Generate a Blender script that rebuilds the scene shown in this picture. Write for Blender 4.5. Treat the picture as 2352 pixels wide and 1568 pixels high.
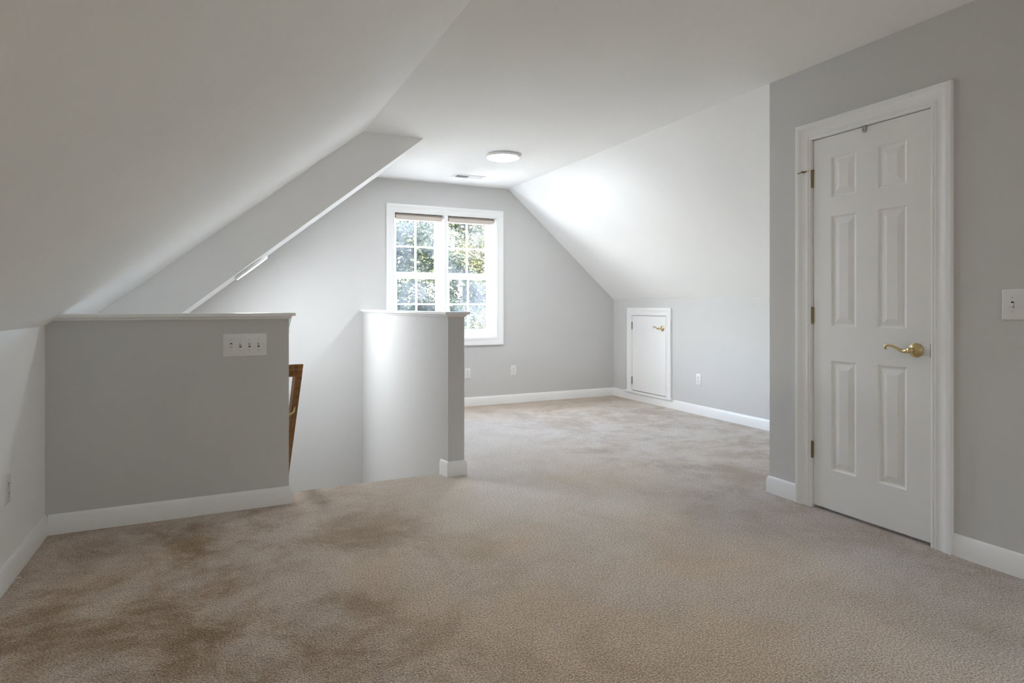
import bpy, bmesh, math, random
from mathutils import Vector, Matrix

sc = bpy.context.scene
for o in list(bpy.data.objects):
    bpy.data.objects.remove(o)
COL = sc.collection
PI = math.pi

# ------------------------------------------------------------------ camera
cd = bpy.data.cameras.new('camera')
cam = bpy.data.objects.new('camera', cd)
COL.objects.link(cam)
cam.location = (0, 0, 1.12)
cam.rotation_euler = (PI / 2, 0, -0.4457)
cd.sensor_width = 36
cd.lens = 1398.8 / 2352 * 36
cd.shift_y = -(784 - 701.4) / 2352
cd.clip_start = 0.02
cd.clip_end = 500
sc.camera = cam

# ------------------------------------------------------------------ world, sun, exposure
w = bpy.data.worlds.new('world')
sc.world = w
w.use_nodes = True
nt = w.node_tree
bg = nt.nodes['Background']
sky = nt.nodes.new('ShaderNodeTexSky')
sky.sky_type = 'NISHITA'
sky.sun_disc = False
sky.sun_elevation = math.radians(42)
sky.sun_rotation = math.radians(265)
sky.dust_density = 3.0
sky.air_density = 1.0
nt.links.new(sky.outputs['Color'], bg.inputs['Color'])
bg.inputs['Strength'].default_value = 2.2
sd = bpy.data.lights.new('sun', 'SUN')
sd.energy = 112.0
sd.angle = math.radians(0.6)
sd.color = (1.0, 0.95, 0.86)
sun = bpy.data.objects.new('sun', sd)
COL.objects.link(sun)
sun.rotation_euler = Vector((0.72, -0.03, -0.69)).to_track_quat('-Z', 'Y').to_euler()

pd = bpy.data.lights.new('window_portal', 'AREA')   # sampling portal only, emits nothing itself
pd.shape = 'RECTANGLE'
pd.size, pd.size_y = 1.18, 1.36
pd.cycles.is_portal = True
portal = bpy.data.objects.new('window_portal', pd)
COL.objects.link(portal)
portal.location = (2.233, 6.54, 1.435)
portal.rotation_euler = (-PI / 2, 0, 0)

sc.view_settings.view_transform = 'Standard'
sc.view_settings.look = 'None'
sc.view_settings.gamma = 1.0
sc.view_settings.use_curve_mapping = False
sc.view_settings.exposure = 1.68
sc.cycles.use_denoising = True
sc.cycles.max_bounces = 14
sc.cycles.diffuse_bounces = 9
sc.cycles.glossy_bounces = 4
sc.cycles.transmission_bounces = 6
sc.cycles.transparent_max_bounces = 12
sc.cycles.sample_clamp_indirect = 6.0
sc.cycles.caustics_reflective = False
sc.cycles.caustics_refractive = False

LAMP_CEIL = 38.0     # radiance of the lit discs
LAMP_STAIR = 40.0
FILL_BACK = 64.0  # unseen lamp added behind the camera as fill

# ------------------------------------------------------------------ materials
def new_mat(name):
    m = bpy.data.materials.new(name)
    m.use_nodes = True
    return m, m.node_tree, m.node_tree.nodes['Principled BSDF']

def paint(name, col, rough=0.55, bump=0.02, scale=220, spec=0.3, mottle=0.02):
    m, t, b = new_mat(name)
    tc = t.nodes.new('ShaderNodeTexCoord')
    n = t.nodes.new('ShaderNodeTexNoise')
    n.inputs['Scale'].default_value = scale
    n.inputs['Detail'].default_value = 3
    t.links.new(tc.outputs['Object'], n.inputs['Vector'])
    bp = t.nodes.new('ShaderNodeBump')
    bp.inputs['Strength'].default_value = bump
    bp.inputs['Distance'].default_value = 0.004
    t.links.new(n.outputs['Fac'], bp.inputs['Height'])
    t.links.new(bp.outputs['Normal'], b.inputs['Normal'])
    n2 = t.nodes.new('ShaderNodeTexNoise')
    n2.inputs['Scale'].default_value = 2.3
    n2.inputs['Detail'].default_value = 2
    t.links.new(tc.outputs['Object'], n2.inputs['Vector'])
    mx = t.nodes.new('ShaderNodeMix')
    mx.data_type = 'RGBA'
    mx.inputs['A'].default_value = (*[c * (1 - mottle) for c in col], 1)
    mx.inputs['B'].default_value = (*[min(1, c * (1 + mottle)) for c in col], 1)
    t.links.new(n2.outputs['Fac'], mx.inputs['Factor'])
    t.links.new(mx.outputs['Result'], b.inputs['Base Color'])
    b.inputs['Roughness'].default_value = rough
    b.inputs['Specular IOR Level'].default_value = spec
    return m

def metal(name, col, rough):
    m, t, b = new_mat(name)
    tc = t.nodes.new('ShaderNodeTexCoord')
    n = t.nodes.new('ShaderNodeTexNoise')
    n.inputs['Scale'].default_value = 90
    t.links.new(tc.outputs['Object'], n.inputs['Vector'])
    mr = t.nodes.new('ShaderNodeMapRange')
    mr.inputs['To Min'].default_value = rough * 0.8
    mr.inputs['To Max'].default_value = rough * 1.25
    t.links.new(n.outputs['Fac'], mr.inputs['Value'])
    t.links.new(mr.outputs['Result'], b.inputs['Roughness'])
    b.inputs['Base Color'].default_value = (*col, 1)
    b.inputs['Metallic'].default_value = 1
    return m

def emit(name, col, strength):
    m = bpy.data.materials.new(name)
    m.use_nodes = True
    t = m.node_tree
    t.nodes.clear()
    o = t.nodes.new('ShaderNodeOutputMaterial')
    e = t.nodes.new('ShaderNodeEmission')
    e.inputs['Color'].default_value = (*col, 1)
    e.inputs['Strength'].default_value = strength
    t.links.new(e.outputs[0], o.inputs[0])
    return m

def carpet_mat():
    m, t, b = new_mat('carpet')
    tc = t.nodes.new('ShaderNodeTexCoord')
    def noise(scale, detail, rough=0.5, dist=0.0, off=(0, 0, 0), stretch=(1, 1, 1)):
        mp = t.nodes.new('ShaderNodeMapping')
        mp.inputs['Location'].default_value = off
        mp.inputs['Scale'].default_value = stretch
        t.links.new(tc.outputs['Object'], mp.inputs['Vector'])
        n = t.nodes.new('ShaderNodeTexNoise')
        n.inputs['Scale'].default_value = scale
        n.inputs['Detail'].default_value = detail
        n.inputs['Roughness'].default_value = rough
        n.inputs['Distortion'].default_value = dist
        t.links.new(mp.outputs['Vector'], n.inputs['Vector'])
        return n.outputs['Fac']
    def ramp(src, a, b_, lo=0.0, hi=1.0):
        r = t.nodes.new('ShaderNodeMapRange')
        r.interpolation_type = 'SMOOTHSTEP'
        r.inputs['From Min'].default_value = a
        r.inputs['From Max'].default_value = b_
        r.inputs['To Min'].default_value = lo
        r.inputs['To Max'].default_value = hi
        t.links.new(src, r.inputs['Value'])
        return r.outputs['Result']
    def mix(fac, a, b_, mode='MIX'):
        x = t.nodes.new('ShaderNodeMix')
        x.data_type = 'RGBA'
        x.blend_type = mode
        for k, v in (('Factor', fac), ('A', a), ('B', b_)):
            if isinstance(v, (tuple, float, int)):
                x.inputs[k].default_value = v if not isinstance(v, tuple) else (*v, 1)
            else:
                t.links.new(v, x.inputs[k])
        return x.outputs['Result']
    # brushed nap: where the pile lies the other way it reads darker and warmer
    nap = ramp(noise(1.9, 9, 0.74, 0.35, (3.1, 0.4, 0)), 0.40, 0.66)
    nap2 = ramp(noise(5.0, 8, 0.72, 0.3, (1.2, 7.7, 0)), 0.44, 0.72)
    warm = ramp(noise(0.9, 3, 0.55, 0.5, (8.3, 2.0, 0)), 0.42, 0.68)
    c = mix(warm, (0.70, 0.605, 0.485), (0.69, 0.54, 0.37))
    sep = t.nodes.new('ShaderNodeSeparateXYZ')
    t.links.new(tc.outputs['Object'], sep.inputs[0])
    wob = t.nodes.new('ShaderNodeMath'); wob.operation = 'MULTIPLY_ADD'
    t.links.new(noise(1.1, 3, 0.5, 0.3, (5, 5, 0)), wob.inputs[0]); wob.inputs[1].default_value = 1.6
    t.links.new(sep.outputs['X'], wob.inputs[2])
    lanes = t.nodes.new('ShaderNodeMath'); lanes.operation = 'ADD'      # walked lane down the middle lies smooth
    t.links.new(ramp(wob.outputs[0], 2.2, 0.7, 0.2, 1.0), lanes.inputs[0])
    t.links.new(ramp(wob.outputs[0], 2.9, 3.7, 0.0, 0.35), lanes.inputs[1])
    nm = t.nodes.new('ShaderNodeMath'); nm.operation = 'MULTIPLY'
    t.links.new(nap, nm.inputs[0]); t.links.new(lanes.outputs[0], nm.inputs[1])
    nap = nm.outputs[0]
    nm2 = t.nodes.new('ShaderNodeMath'); nm2.operation = 'MULTIPLY'
    t.links.new(nap2, nm2.inputs[0]); t.links.new(lanes.outputs[0], nm2.inputs[1])
    nap2 = nm2.outputs[0]
    side = ramp(wob.outputs[0], 2.7, 3.5, 0.0, 0.75)                   # cooler strip by the closet wall: vignetting and light falloff painted in
    sm = t.nodes.new('ShaderNodeMath'); sm.operation = 'MULTIPLY'
    t.links.new(side, sm.inputs[0]); t.links.new(ramp(sep.outputs['Y'], 3.6, 2.3), sm.inputs[1])
    c = mix(ramp(sep.outputs['Y'], 2.4, 4.6, 0.0, 0.8), c, (0.70, 0.635, 0.565))   # daylight sheen put into the colour, paler lavender towards the window end
    wy = t.nodes.new('ShaderNodeMath'); wy.operation = 'MULTIPLY_ADD'
    t.links.new(noise(1.6, 6, 0.65, 0.4, (2.2, 9.1, 0)), wy.inputs[0]); wy.inputs[1].default_value = 3.2
    t.links.new(sep.outputs['Y'], wy.inputs[2])
    c = mix(ramp(wy.outputs[0], 6.9, 7.9, 0.0, 0.7), c, (0.64, 0.475, 0.31))        # untrodden, warmer pile along the far walls
    c = mix(sm.outputs[0], c, (0.46, 0.395, 0.345))
    c = mix(ramp(wob.outputs[0], 1.9, 0.3, 0.0, 0.38), c, (0.42, 0.30, 0.175))
    c = mix(nap, c, (0.31, 0.22, 0.13))
    n2 = t.nodes.new('ShaderNodeMath'); n2.operation = 'MULTIPLY'
    t.links.new(nap2, n2.inputs[0]); n2.inputs[1].default_value = 0.8
    c = mix(n2.outputs[0], c, (0.40, 0.30, 0.20))
    # tuft speckle
    tuft = noise(150, 2, 0.6)
    sp = ramp(tuft, 0.33, 0.66, 0.55, 1.36)
    spc = t.nodes.new('ShaderNodeCombineColor')
    for k in range(3):
        t.links.new(sp, spc.inputs[k])
    c = mix(1.0, c, spc.outputs['Color'], 'MULTIPLY')
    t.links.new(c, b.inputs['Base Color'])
    b.inputs['Roughness'].default_value = 0.95
    b.inputs['Specular IOR Level'].default_value = 0.1
    sh = t.nodes.new('ShaderNodeMapRange')
    sh.inputs['To Min'].default_value = 0.75
    sh.inputs['To Max'].default_value = 0.15
    t.links.new(nap, sh.inputs['Value'])
    t.links.new(sh.outputs['Result'], b.inputs['Sheen Weight'])
    b.inputs['Sheen Roughness'].default_value = 0.35
    b.inputs['Sheen Tint'].default_value = (0.93, 0.93, 1.0, 1)
    vor = t.nodes.new('ShaderNodeTexVoronoi')
    vor.inputs['Scale'].default_value = 165
    t.links.new(tc.outputs['Object'], vor.inputs['Vector'])
    add = t.nodes.new('ShaderNodeMath'); add.operation = 'SUBTRACT'
    t.links.new(tuft, add.inputs[0]); t.links.new(vor.outputs['Distance'], add.inputs[1])
    bp = t.nodes.new('ShaderNodeBump')
    bp.inputs['Strength'].default_value = 0.75
    bp.inputs['Distance'].default_value = 0.006
    t.links.new(add.outputs[0], bp.inputs['Height'])
    t.links.new(bp.outputs['Normal'], b.inputs['Normal'])
    return m

def glass_mat():
    m = bpy.data.materials.new('window_glass')
    m.use_nodes = True
    t = m.node_tree
    t.nodes.clear()
    out = t.nodes.new('ShaderNodeOutputMaterial')
    tr = t.nodes.new('ShaderNodeBsdfTransparent')
    tr.inputs[0].default_value = (0.95, 0.97, 0.96, 1)
    gl = t.nodes.new('ShaderNodeBsdfGlossy')
    gl.inputs['Roughness'].default_value = 0.02
    lw = t.nodes.new('ShaderNodeLayerWeight')     # symmetric reflectance for both faces of the pane
    lw.inputs['Blend'].default_value = 0.5
    pw = t.nodes.new('ShaderNodeMath'); pw.operation = 'POWER'
    t.links.new(lw.outputs['Facing'], pw.inputs[0]); pw.inputs[1].default_value = 5.0
    fr = t.nodes.new('ShaderNodeMapRange')
    fr.inputs['To Min'].default_value = 0.03
    fr.inputs['To Max'].default_value = 0.85
    t.links.new(pw.outputs[0], fr.inputs['Value'])
    m1 = t.nodes.new('ShaderNodeMixShader')
    t.links.new(fr.outputs[0], m1.inputs[0])
    t.links.new(tr.outputs[0], m1.inputs[1])
    t.links.new(gl.outputs[0], m1.inputs[2])
    # dusty film that scatters daylight
    tl = t.nodes.new('ShaderNodeBsdfTranslucent')
    tl.inputs[0].default_value = (0.92, 0.95, 1.0, 1)
    tc = t.nodes.new('ShaderNodeTexCoord')
    n = t.nodes.new('ShaderNodeTexNoise')
    n.inputs['Scale'].default_value = 3.2
    n.inputs['Detail'].default_value = 5
    t.links.new(tc.outputs['Object'], n.inputs['Vector'])
    mr = t.nodes.new('ShaderNodeMapRange')
    mr.inputs['From Min'].default_value = 0.35
    mr.inputs['From Max'].default_value = 0.7
    mr.inputs['To Min'].default_value = 0.002
    mr.inputs['To Max'].default_value = 0.03
    t.links.new(n.outputs['Fac'], mr.inputs['Value'])
    m2 = t.nodes.new('ShaderNodeMixShader')
    t.links.new(mr.outputs['Result'], m2.inputs[0])
    t.links.new(m1.outputs[0], m2.inputs[1])
    t.links.new(tl.outputs[0], m2.inputs[2])
    t.links.new(m2.outputs[0], out.inputs[0])
    return m

def wood_mat(name, c1, c2, axis_scale=(30, 30, 3), rough=0.35):
    m, t, b = new_mat(name)
    tc = t.nodes.new('ShaderNodeTexCoord')
    mp = t.nodes.new('ShaderNodeMapping')
    mp.inputs['Scale'].default_value = axis_scale
    t.links.new(tc.outputs['Object'], mp.inputs['Vector'])
    n = t.nodes.new('ShaderNodeTexNoise')
    n.inputs['Scale'].default_value = 3
    n.inputs['Detail'].default_value = 6
    n.inputs['Distortion'].default_value = 0.6
    t.links.new(mp.outputs[0], n.inputs['Vector'])
    cr = t.nodes.new('ShaderNodeValToRGB')
    cr.color_ramp.elements[0].position = 0.35
    cr.color_ramp.elements[0].color = (*c1, 1)
    cr.color_ramp.elements[1].position = 0.68
    cr.color_ramp.elements[1].color = (*c2, 1)
    t.links.new(n.outputs['Fac'], cr.inputs[0])
    t.links.new(cr.outputs[0], b.inputs['Base Color'])
    b.inputs['Roughness'].default_value = rough
    return m

def leaf_mat(name, cols):
    m, t, b = new_mat(name)
    oi = t.nodes.new('ShaderNodeNewGeometry')
    cr = t.nodes.new('ShaderNodeValToRGB')
    cr.color_ramp.interpolation = 'LINEAR'
    el = cr.color_ramp.elements
    while len(el) < len(cols):
        el.new(0.5)
    for i, c in enumerate(cols):
        el[i].position = i / (len(cols) - 1)
        el[i].color = (*c, 1)
    t.links.new(oi.outputs['Random Per Island'], cr.inputs[0])
    t.links.new(cr.outputs[0], b.inputs['Base Color'])
    b.inputs['Roughness'].default_value = 0.75
    b.inputs['Specular IOR Level'].default_value = 0.12
    tl = t.nodes.new('ShaderNodeBsdfTranslucent')
    t.links.new(cr.outputs[0], tl.inputs[0])
    ms = t.nodes.new('ShaderNodeMixShader')
    ms.inputs[0].default_value = 0.25
    out = t.nodes['Material Output']
    t.links.new(b.outputs[0], ms.inputs[1])
    t.links.new(tl.outputs[0], ms.inputs[2])
    t.links.new(ms.outputs[0], out.inputs[0])
    return m

M = {}
M['wall'] = paint('wall_paint', (0.625, 0.622, 0.612), 0.8, 0.05)
M['ceil'] = paint('ceiling_paint', (0.90, 0.902, 0.897), 0.7, 0.06)
M['trim'] = paint('trim_paint', (0.88, 0.88, 0.875), 0.32, 0.015, 60, 0.4)
M['door'] = paint('door_paint', (0.87, 0.87, 0.86), 0.4, 0.04, 120, 0.4)
M['plate'] = paint('white_plastic', (0.79, 0.79, 0.78), 0.3, 0.0, 60, 0.5)
M['vinyl'] = paint('window_vinyl', (0.86, 0.86, 0.86), 0.35, 0.0, 60, 0.4)
M['slot'] = paint('dark_slot', (0.03, 0.03, 0.03), 0.6, 0.0)
M['screw'] = metal('screw_steel', (0.45, 0.44, 0.42), 0.35)
M['brass'] = metal('brass', (0.66, 0.54, 0.29), 0.2)
M['oldbrass'] = metal('aged_brass', (0.30, 0.22, 0.11), 0.38)
M['steel'] = metal('grey_steel', (0.42, 0.42, 0.41), 0.4)
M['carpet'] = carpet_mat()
M['glass'] = glass_mat()
M['oak'] = wood_mat('oak_stain', (0.16, 0.062, 0.014), (0.36, 0.165, 0.045))
M['bark'] = wood_mat('bark', (0.06, 0.045, 0.035), (0.17, 0.14, 0.11), (6, 6, 2), 0.9)
M['shade'] = wood_mat('blind_fabric', (0.27, 0.225, 0.195), (0.36, 0.31, 0.275), (2, 40, 40), 0.8)
M['shade_bar'] = paint('blind_bar', (0.60, 0.53, 0.48), 0.6, 0.0)
M['fixture'] = paint('fixture_white', (0.88, 0.88, 0.88), 0.35, 0.0)
M['lamp_ceil'] = emit('lit_diffuser', (0.91, 0.955, 1.0), LAMP_CEIL)
M['lamp_stair'] = emit('lit_diffuser_stair', (0.91, 0.955, 1.0), LAMP_STAIR)
M['fill_back'] = emit('fill_diffuser_back', (0.91, 0.955, 1.0), FILL_BACK)
M['bounce_ground'] = wood_mat('pale_bounce', (0.66, 0.65, 0.63), (0.78, 0.77, 0.75), (2, 2, 2), 0.95)  # ground is out of view; made pale to bounce sunlight into the room
M['leafA'] = leaf_mat('leaves_green', [(0.0031, 0.0052, 0.0020), (0.0065, 0.0104, 0.0037), (0.0143, 0.0185, 0.0068), (0.0078, 0.0107, 0.0050)])
M['leafB'] = leaf_mat('leaves_turning', [(0.0048, 0.0066, 0.0023), (0.0148, 0.0169, 0.0060), (0.0312, 0.0284, 0.0104), (0.0094, 0.0115, 0.0045)])
M['leafC'] = leaf_mat('leaves_grey', [(0.0040, 0.0054, 0.0033), (0.0078, 0.0099, 0.0057), (0.0135, 0.0156, 0.0100), (0.0060, 0.0081, 0.0045)])


# ------------------------------------------------------------------ mesh helpers
def obj(name, bm, mat, parent=None, smooth=None, kind=None):
    bmesh.ops.recalc_face_normals(bm, faces=bm.faces)
    me = bpy.data.meshes.new(name)
    bm.to_mesh(me)
    bm.free()
    if isinstance(mat, (list, tuple)):
        for x in mat:
            me.materials.append(x)
    else:
        me.materials.append(mat)
    if smooth is not None:
        for p in me.polygons:
            p.use_smooth = True
        me.set_sharp_from_angle(angle=math.radians(smooth))
    o = bpy.data.objects.new(name, me)
    COL.objects.link(o)
    if parent is not None:
        o.parent = parent
    if kind:
        o['kind'] = kind
    return o

def tag(o, label, cat, group=None):
    o['label'] = label
    o['category'] = cat
    if group:
        o['group'] = group
    return o

def struct(o, label=None, cat=None):
    o['kind'] = 'structure'
    if label:
        o['label'] = label
    if cat:
        o['category'] = cat
    return o

def empty(name, loc=(0, 0, 0), rot=(0, 0, 0)):
    o = bpy.data.objects.new(name, None)
    COL.objects.link(o)
    o.location = loc
    o.rotation_euler = rot
    o.empty_display_size = 0.05
    return o

def box(bm, x0, x1, y0, y1, z0, z1, bev=0, seg=1, mi=0):
    tmp = bmesh.new()
    v = [tmp.verts.new((x, y, z)) for x in (x0, x1) for y in (y0, y1) for z in (z0, z1)]
    for f in ((0, 1, 3, 2), (4, 6, 7, 5), (0, 4, 5, 1), (2, 3, 7, 6), (0, 2, 6, 4), (1, 5, 7, 3)):
        tmp.faces.new([v[i] for i in f])
    if bev > 0:
        bmesh.ops.bevel(tmp, geom=tmp.edges[:], offset=bev, segments=seg, affect='EDGES', profile=0.6)
    merge(bm, tmp, mi)
    return bm

def merge(bm, tmp, mi=0, mat=None):
    if mat is not None:
        bmesh.ops.transform(tmp, matrix=mat, verts=tmp.verts)
    vm = {v: bm.verts.new(v.co) for v in tmp.verts}
    for f in tmp.faces:
        try:
            nf = bm.faces.new([vm[v] for v in f.verts])
            nf.material_index = mi
        except ValueError:
            pass
    tmp.free()

def B():
    return bmesh.new()

def prism(bm, pts, axis, a, b, mi=0):
    """extrude a polygon of (u, v) along an axis; Y: (x,z)  X: (y,z)  Z: (x,y)"""
    def P(u, v, t):
        return {'Y': (u, t, v), 'X': (t, u, v), 'Z': (u, v, t)}[axis]
    A = [bm.verts.new(P(u, v, a)) for u, v in pts]
    Bv = [bm.verts.new(P(u, v, b)) for u, v in pts]
    n = len(pts)
    fs = [bm.faces.new(A), bm.faces.new(Bv[::-1])]
    for i in range(n):
        fs.append(bm.faces.new((A[i], A[(i + 1) % n], Bv[(i + 1) % n], Bv[i])))
    for f in fs:
        f.material_index = mi
    return bm

def lathe(bm, prof, seg=32, mat=None, mi=0):
    """prof: (r, z) around local Z"""
    tmp = bmesh.new()
    rings = []
    for r, z in prof:
        if r < 1e-6:
            rings.append([tmp.verts.new((0, 0, z))])
        else:
            rings.append([tmp.verts.new((r * math.cos(2 * PI * i / seg), r * math.sin(2 * PI * i / seg), z)) for i in range(seg)])
    for A, Bv in zip(rings, rings[1:]):
        for i in range(seg):
            j = (i + 1) % seg
            if len(A) == 1 and len(Bv) == 1:
                continue
            if len(A) == 1:
                tmp.faces.new((A[0], Bv[i], Bv[j]))
            elif len(Bv) == 1:
                tmp.faces.new((A[i], A[j], Bv[0]))
            else:
                tmp.faces.new((A[i], A[j], Bv[j], Bv[i]))
    for ring in (rings[0], rings[-1]):
        if len(ring) > 1:
            tmp.faces.new(ring)
    merge(bm, tmp, mi, mat)
    return bm

def tube(bm, pts, radii, seg=12, squash=(1, 1), mi=0, up=Vector((0, 0, 1))):
    pts = [Vector(p) for p in pts]
    rings = []
    n = len(pts)
    for i, p in enumerate(pts):
        d = (pts[min(i + 1, n - 1)] - pts[max(i - 1, 0)]).normalized()
        s = d.cross(up)
        if s.length < 1e-4:
            s = d.cross(Vector((1, 0, 0)))
        s.normalize()
        u = s.cross(d).normalized()
        r = radii[i] if isinstance(radii, (list, tuple)) else radii
        rings.append([bm.verts.new(p + s * (r * squash[0] * math.cos(2 * PI * k / seg)) + u * (r * squash[1] * math.sin(2 * PI * k / seg))) for k in range(seg)])
    for A, Bv in zip(rings, rings[1:]):
        for k in range(seg):
            f = bm.faces.new((A[k], A[(k + 1) % seg], Bv[(k + 1) % seg], Bv[k]))
            f.material_index = mi
    bm.faces.new(rings[0]).material_index = mi
    bm.faces.new(rings[-1]).material_index = mi
    return bm

def offset_path(path, d):
    """offset an open 2D polyline to its left by d with mitres"""
    out = []
    n = len(path)
    for i in range(n):
        ns = []
        if i > 0:
            e = Vector(path[i]) - Vector(path[i - 1]); e.normalize(); ns.append(Vector((-e.y, e.x)))
        if i < n - 1:
            e = Vector(path[i + 1]) - Vector(path[i]); e.normalize(); ns.append(Vector((-e.y, e.x)))
        if len(ns) == 2:
            m = (ns[0] + ns[1]).normalized()
            k = d / max(0.2, m.dot(ns[0]))
        else:
            m = ns[0]; k = d
        out.append((path[i][0] + m.x * k, path[i][1] + m.y * k))
    return out

def sweep(bm, path, prof, place):
    """prof: (across, out) points, closed; path 2D; place(u, v, out) -> xyz"""
    cols = []
    for a, o_ in prof:
        op = offset_path(path, a)
        cols.append([bm.verts.new(place(u, v, o_)) for u, v in op])
    n = len(prof)
    for k in range(n):
        A, Bv = cols[k], cols[(k + 1) % n]
        for i in range(len(path) - 1):
            bm.faces.new((A[i], A[i + 1], Bv[i + 1], Bv[i]))
    bm.faces.new([c[0] for c in cols])
    bm.faces.new([c[-1] for c in cols][::-1])
    return bm

# ------------------------------------------------------------------ key dimensions (metres)
ZC = 2.454                       # flat ceiling
XL, XD, XK = -0.775, 2.975, 4.427   # left knee wall, closet door wall, right knee wall
YW, YP, YR = 6.323, 3.662, 4.70  # window wall, half wall, return wall
YB = -3.6                        # wall behind the camera
YC = 2.635                       # end corner of the closet
ZKL, ZKR = 1.02, 1.197           # knee wall heights
XS1, XS2 = 0.985, 1.46           # where the slopes meet the ceiling
SL = (ZC - ZKL) / (XS1 - XL)     # left pitch
SR = (ZC - ZKR) / (XK - XD)      # right pitch
ZB = -2.7                        # lower storey floor
YE = 3.872                       # edge of the stair opening

# ------------------------------------------------------------------ shell
def zs1(x): return ZC - SL * (XS1 - x)
def zs2(x): return ZC - SL * (XS2 - x)
def zsr(x): return ZC - SR * (x - XD)

struct(obj('ceiling', box(B(), 0.7, 3.3, YB - 0.1, YW + 0.2, ZC, ZC + 0.12), M['ceil']))
bm = B()
prism(bm, [(XL - 0.12, zs1(XL - 0.12)), (XS1 + 0.03, zs1(XS1 + 0.03)), (XS1 + 0.03, zs1(XS1 + 0.03) + 0.14), (XL - 0.12, zs1(XL - 0.12) + 0.14)], 'Y', YB - 0.1, YR + 0.05)
struct(obj('ceiling_slope_left', bm, M['ceil']))
bm = B()
xa, xb = -0.42, XS2 + 0.02
prism(bm, [(xa, zs2(xa)), (xb, zs2(xb)), (xb, zs2(xb) + 0.55), (xa, zs2(xa) + 0.55)], 'Y', YR + 0.02, YW + 0.2)
struct(obj('ceiling_slope_stair', bm, M['ceil']))
bm = B()
prism(bm, [(XD - 0.02, zsr(XD - 0.02)), (XK + 0.1, zsr(XK + 0.1)), (XK + 0.1, zsr(XK + 0.1) + 0.14), (XD - 0.02, zsr(XD - 0.02) + 0.14)], 'Y', YC - 0.1, YW + 0.2)
struct(obj('ceiling_slope_right', bm, M['ceil']))

# return wall between the two left slopes, and its leg beside the stair
bm = B()
xl2 = -0.30
prism(bm, [(xl2, ZB), (xl2, zs2(xl2)), (XS2, ZC), (XS2, ZC + 0.05), (XS1, ZC + 0.05), (XL - 0.05, zs1(XL - 0.05)), (XL - 0.05, ZB)], 'Y', YR, YR + 0.06)
struct(obj('wall_return', bm, M['ceil']))
struct(obj('wall_stair_left', box(B(), xl2 - 0.1, xl2, YR + 0.06, YW + 0.1, ZB, zs2(xl2) + 0.06), M['wall']))

struct(obj('wall_knee_left', box(B(), XL - 0.1, XL, YB - 0.1, YR + 0.05, ZB, ZKL + 0.01), M['ceil']))
struct(obj('wall_knee_right', box(B(), XK, XK + 0.1, YC - 0.1, YW + 0.2, -0.2, ZKR + 0.02), M['wall']))
struct(obj('wall_back', box(B(), XL - 0.1, XD + 0.2, YB - 0.12, YB, -0.2, ZC + 0.05), M['wall']))

# window wall with its opening
WX0, WX1, WZ0, WZ1 = 1.640, 2.826, 0.755, 2.114
bm = B()
yw1 = YW + 0.2
box(bm, -0.6, WX0, YW, yw1, ZB, ZC + 0.05)
box(bm, WX1, XK + 0.15, YW, yw1, ZB, ZC + 0.05)
box(bm, WX0, WX1, YW, yw1, ZB, WZ0)
box(bm, WX0, WX1, YW, yw1, WZ1, ZC + 0.05)
struct(obj('wall_window', bm, M['wall']))

# closet door wall with its opening, and the closet's far side
DY0, DY1, DZ1 = 1.700, 2.356, 2.052
bm = B()
box(bm, XD, XD + 0.12, YB - 0.1, DY0, -0.2, ZC + 0.03)
box(bm, XD, XD + 0.12, DY1, YC, -0.2, ZC + 0.03)
box(bm, XD, XD + 0.12, DY0, DY1, DZ1, ZC + 0.03)
struct(obj('wall_door', bm, M['wall']))
struct(obj('wall_closet_end', box(B(), XD + 0.12, XK, YC - 0.1, YC, -0.2, ZC + 0.02), M['wall']))
struct(obj('wall_closet_back', box(B(), XD + 0.5, XD + 0.6, YB - 0.1, YC - 0.1, -0.2, ZC + 0.03), M['wall']))

# curved half wall: a shallow arc from its end post back to the window wall
CX0, CY0 = 1.343, 3.782
CXE = 1.318
CWID = 0.113
def arc_pts(n=20, off=0.0, bulge=0.10, y1=YW):
    res = []
    for i in range(n + 1):
        s = i / n
        y = CY0 + (y1 - CY0) * s
        x = CX0 + (CXE - CX0) * s - bulge * 4 * s * (1 - s)
        res.append((x, y))
    # true parallel curve; offset_path goes left, we want right (+x)
    if off:
        res = offset_path(res, -off)
        res[0] = (CX0 + off, CY0)
        res[-1] = (res[-1][0], y1)
    return res

# floor with the stair opening
outer = arc_pts(20, CWID * 0.5)
poly = [(XL - 0.05, YB - 0.05), (XK + 0.05, YB - 0.05), (XK + 0.05, YW + 0.05), (outer[-1][0], YW + 0.05)]
poly += [p for p in outer[::-1] if p[1] > YE + 0.01]
poly += [(CX0 + CWID * 0.5, YE), (XL - 0.05, YE)]
bm = B()
prism(bm, poly, 'Z', -0.28, 0.0)
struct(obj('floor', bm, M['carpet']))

# half wall at the head of the stair
PXE = 0.347
PT = 0.118
Zcap0, Zcap1, Zbed = 1.062, 1.078, 1.046
bm = B()
v = [bm.verts.new(c) for c in (
    (XL - 0.02, YP, 0), (PXE, YP, 0), (PXE, YP, Zbed + 0.01), (XL - 0.02, YP, Zbed + 0.01),
    (XL - 0.02, YP + PT, 0), (PXE - 0.012, YP + PT, 0), (PXE - 0.012, YP + PT, 0.90), (PXE + 0.03, YP + PT, Zbed + 0.01), (XL - 0.02, YP + PT, Zbed + 0.01))]
for f in ((0, 1, 2, 3), (4, 8, 7, 6, 5), (0, 4, 5, 1), (3, 2, 7, 8), (0, 3, 8, 4)):
    bm.faces.new([v[i] for i in f])
bm.faces.new((v[1], v[5], v[6])); bm.faces.new((v[1], v[6], v[2])); bm.faces.new((v[2], v[6], v[7]))
wh = struct(obj('wall_half', bm, M['wall']))

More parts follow.
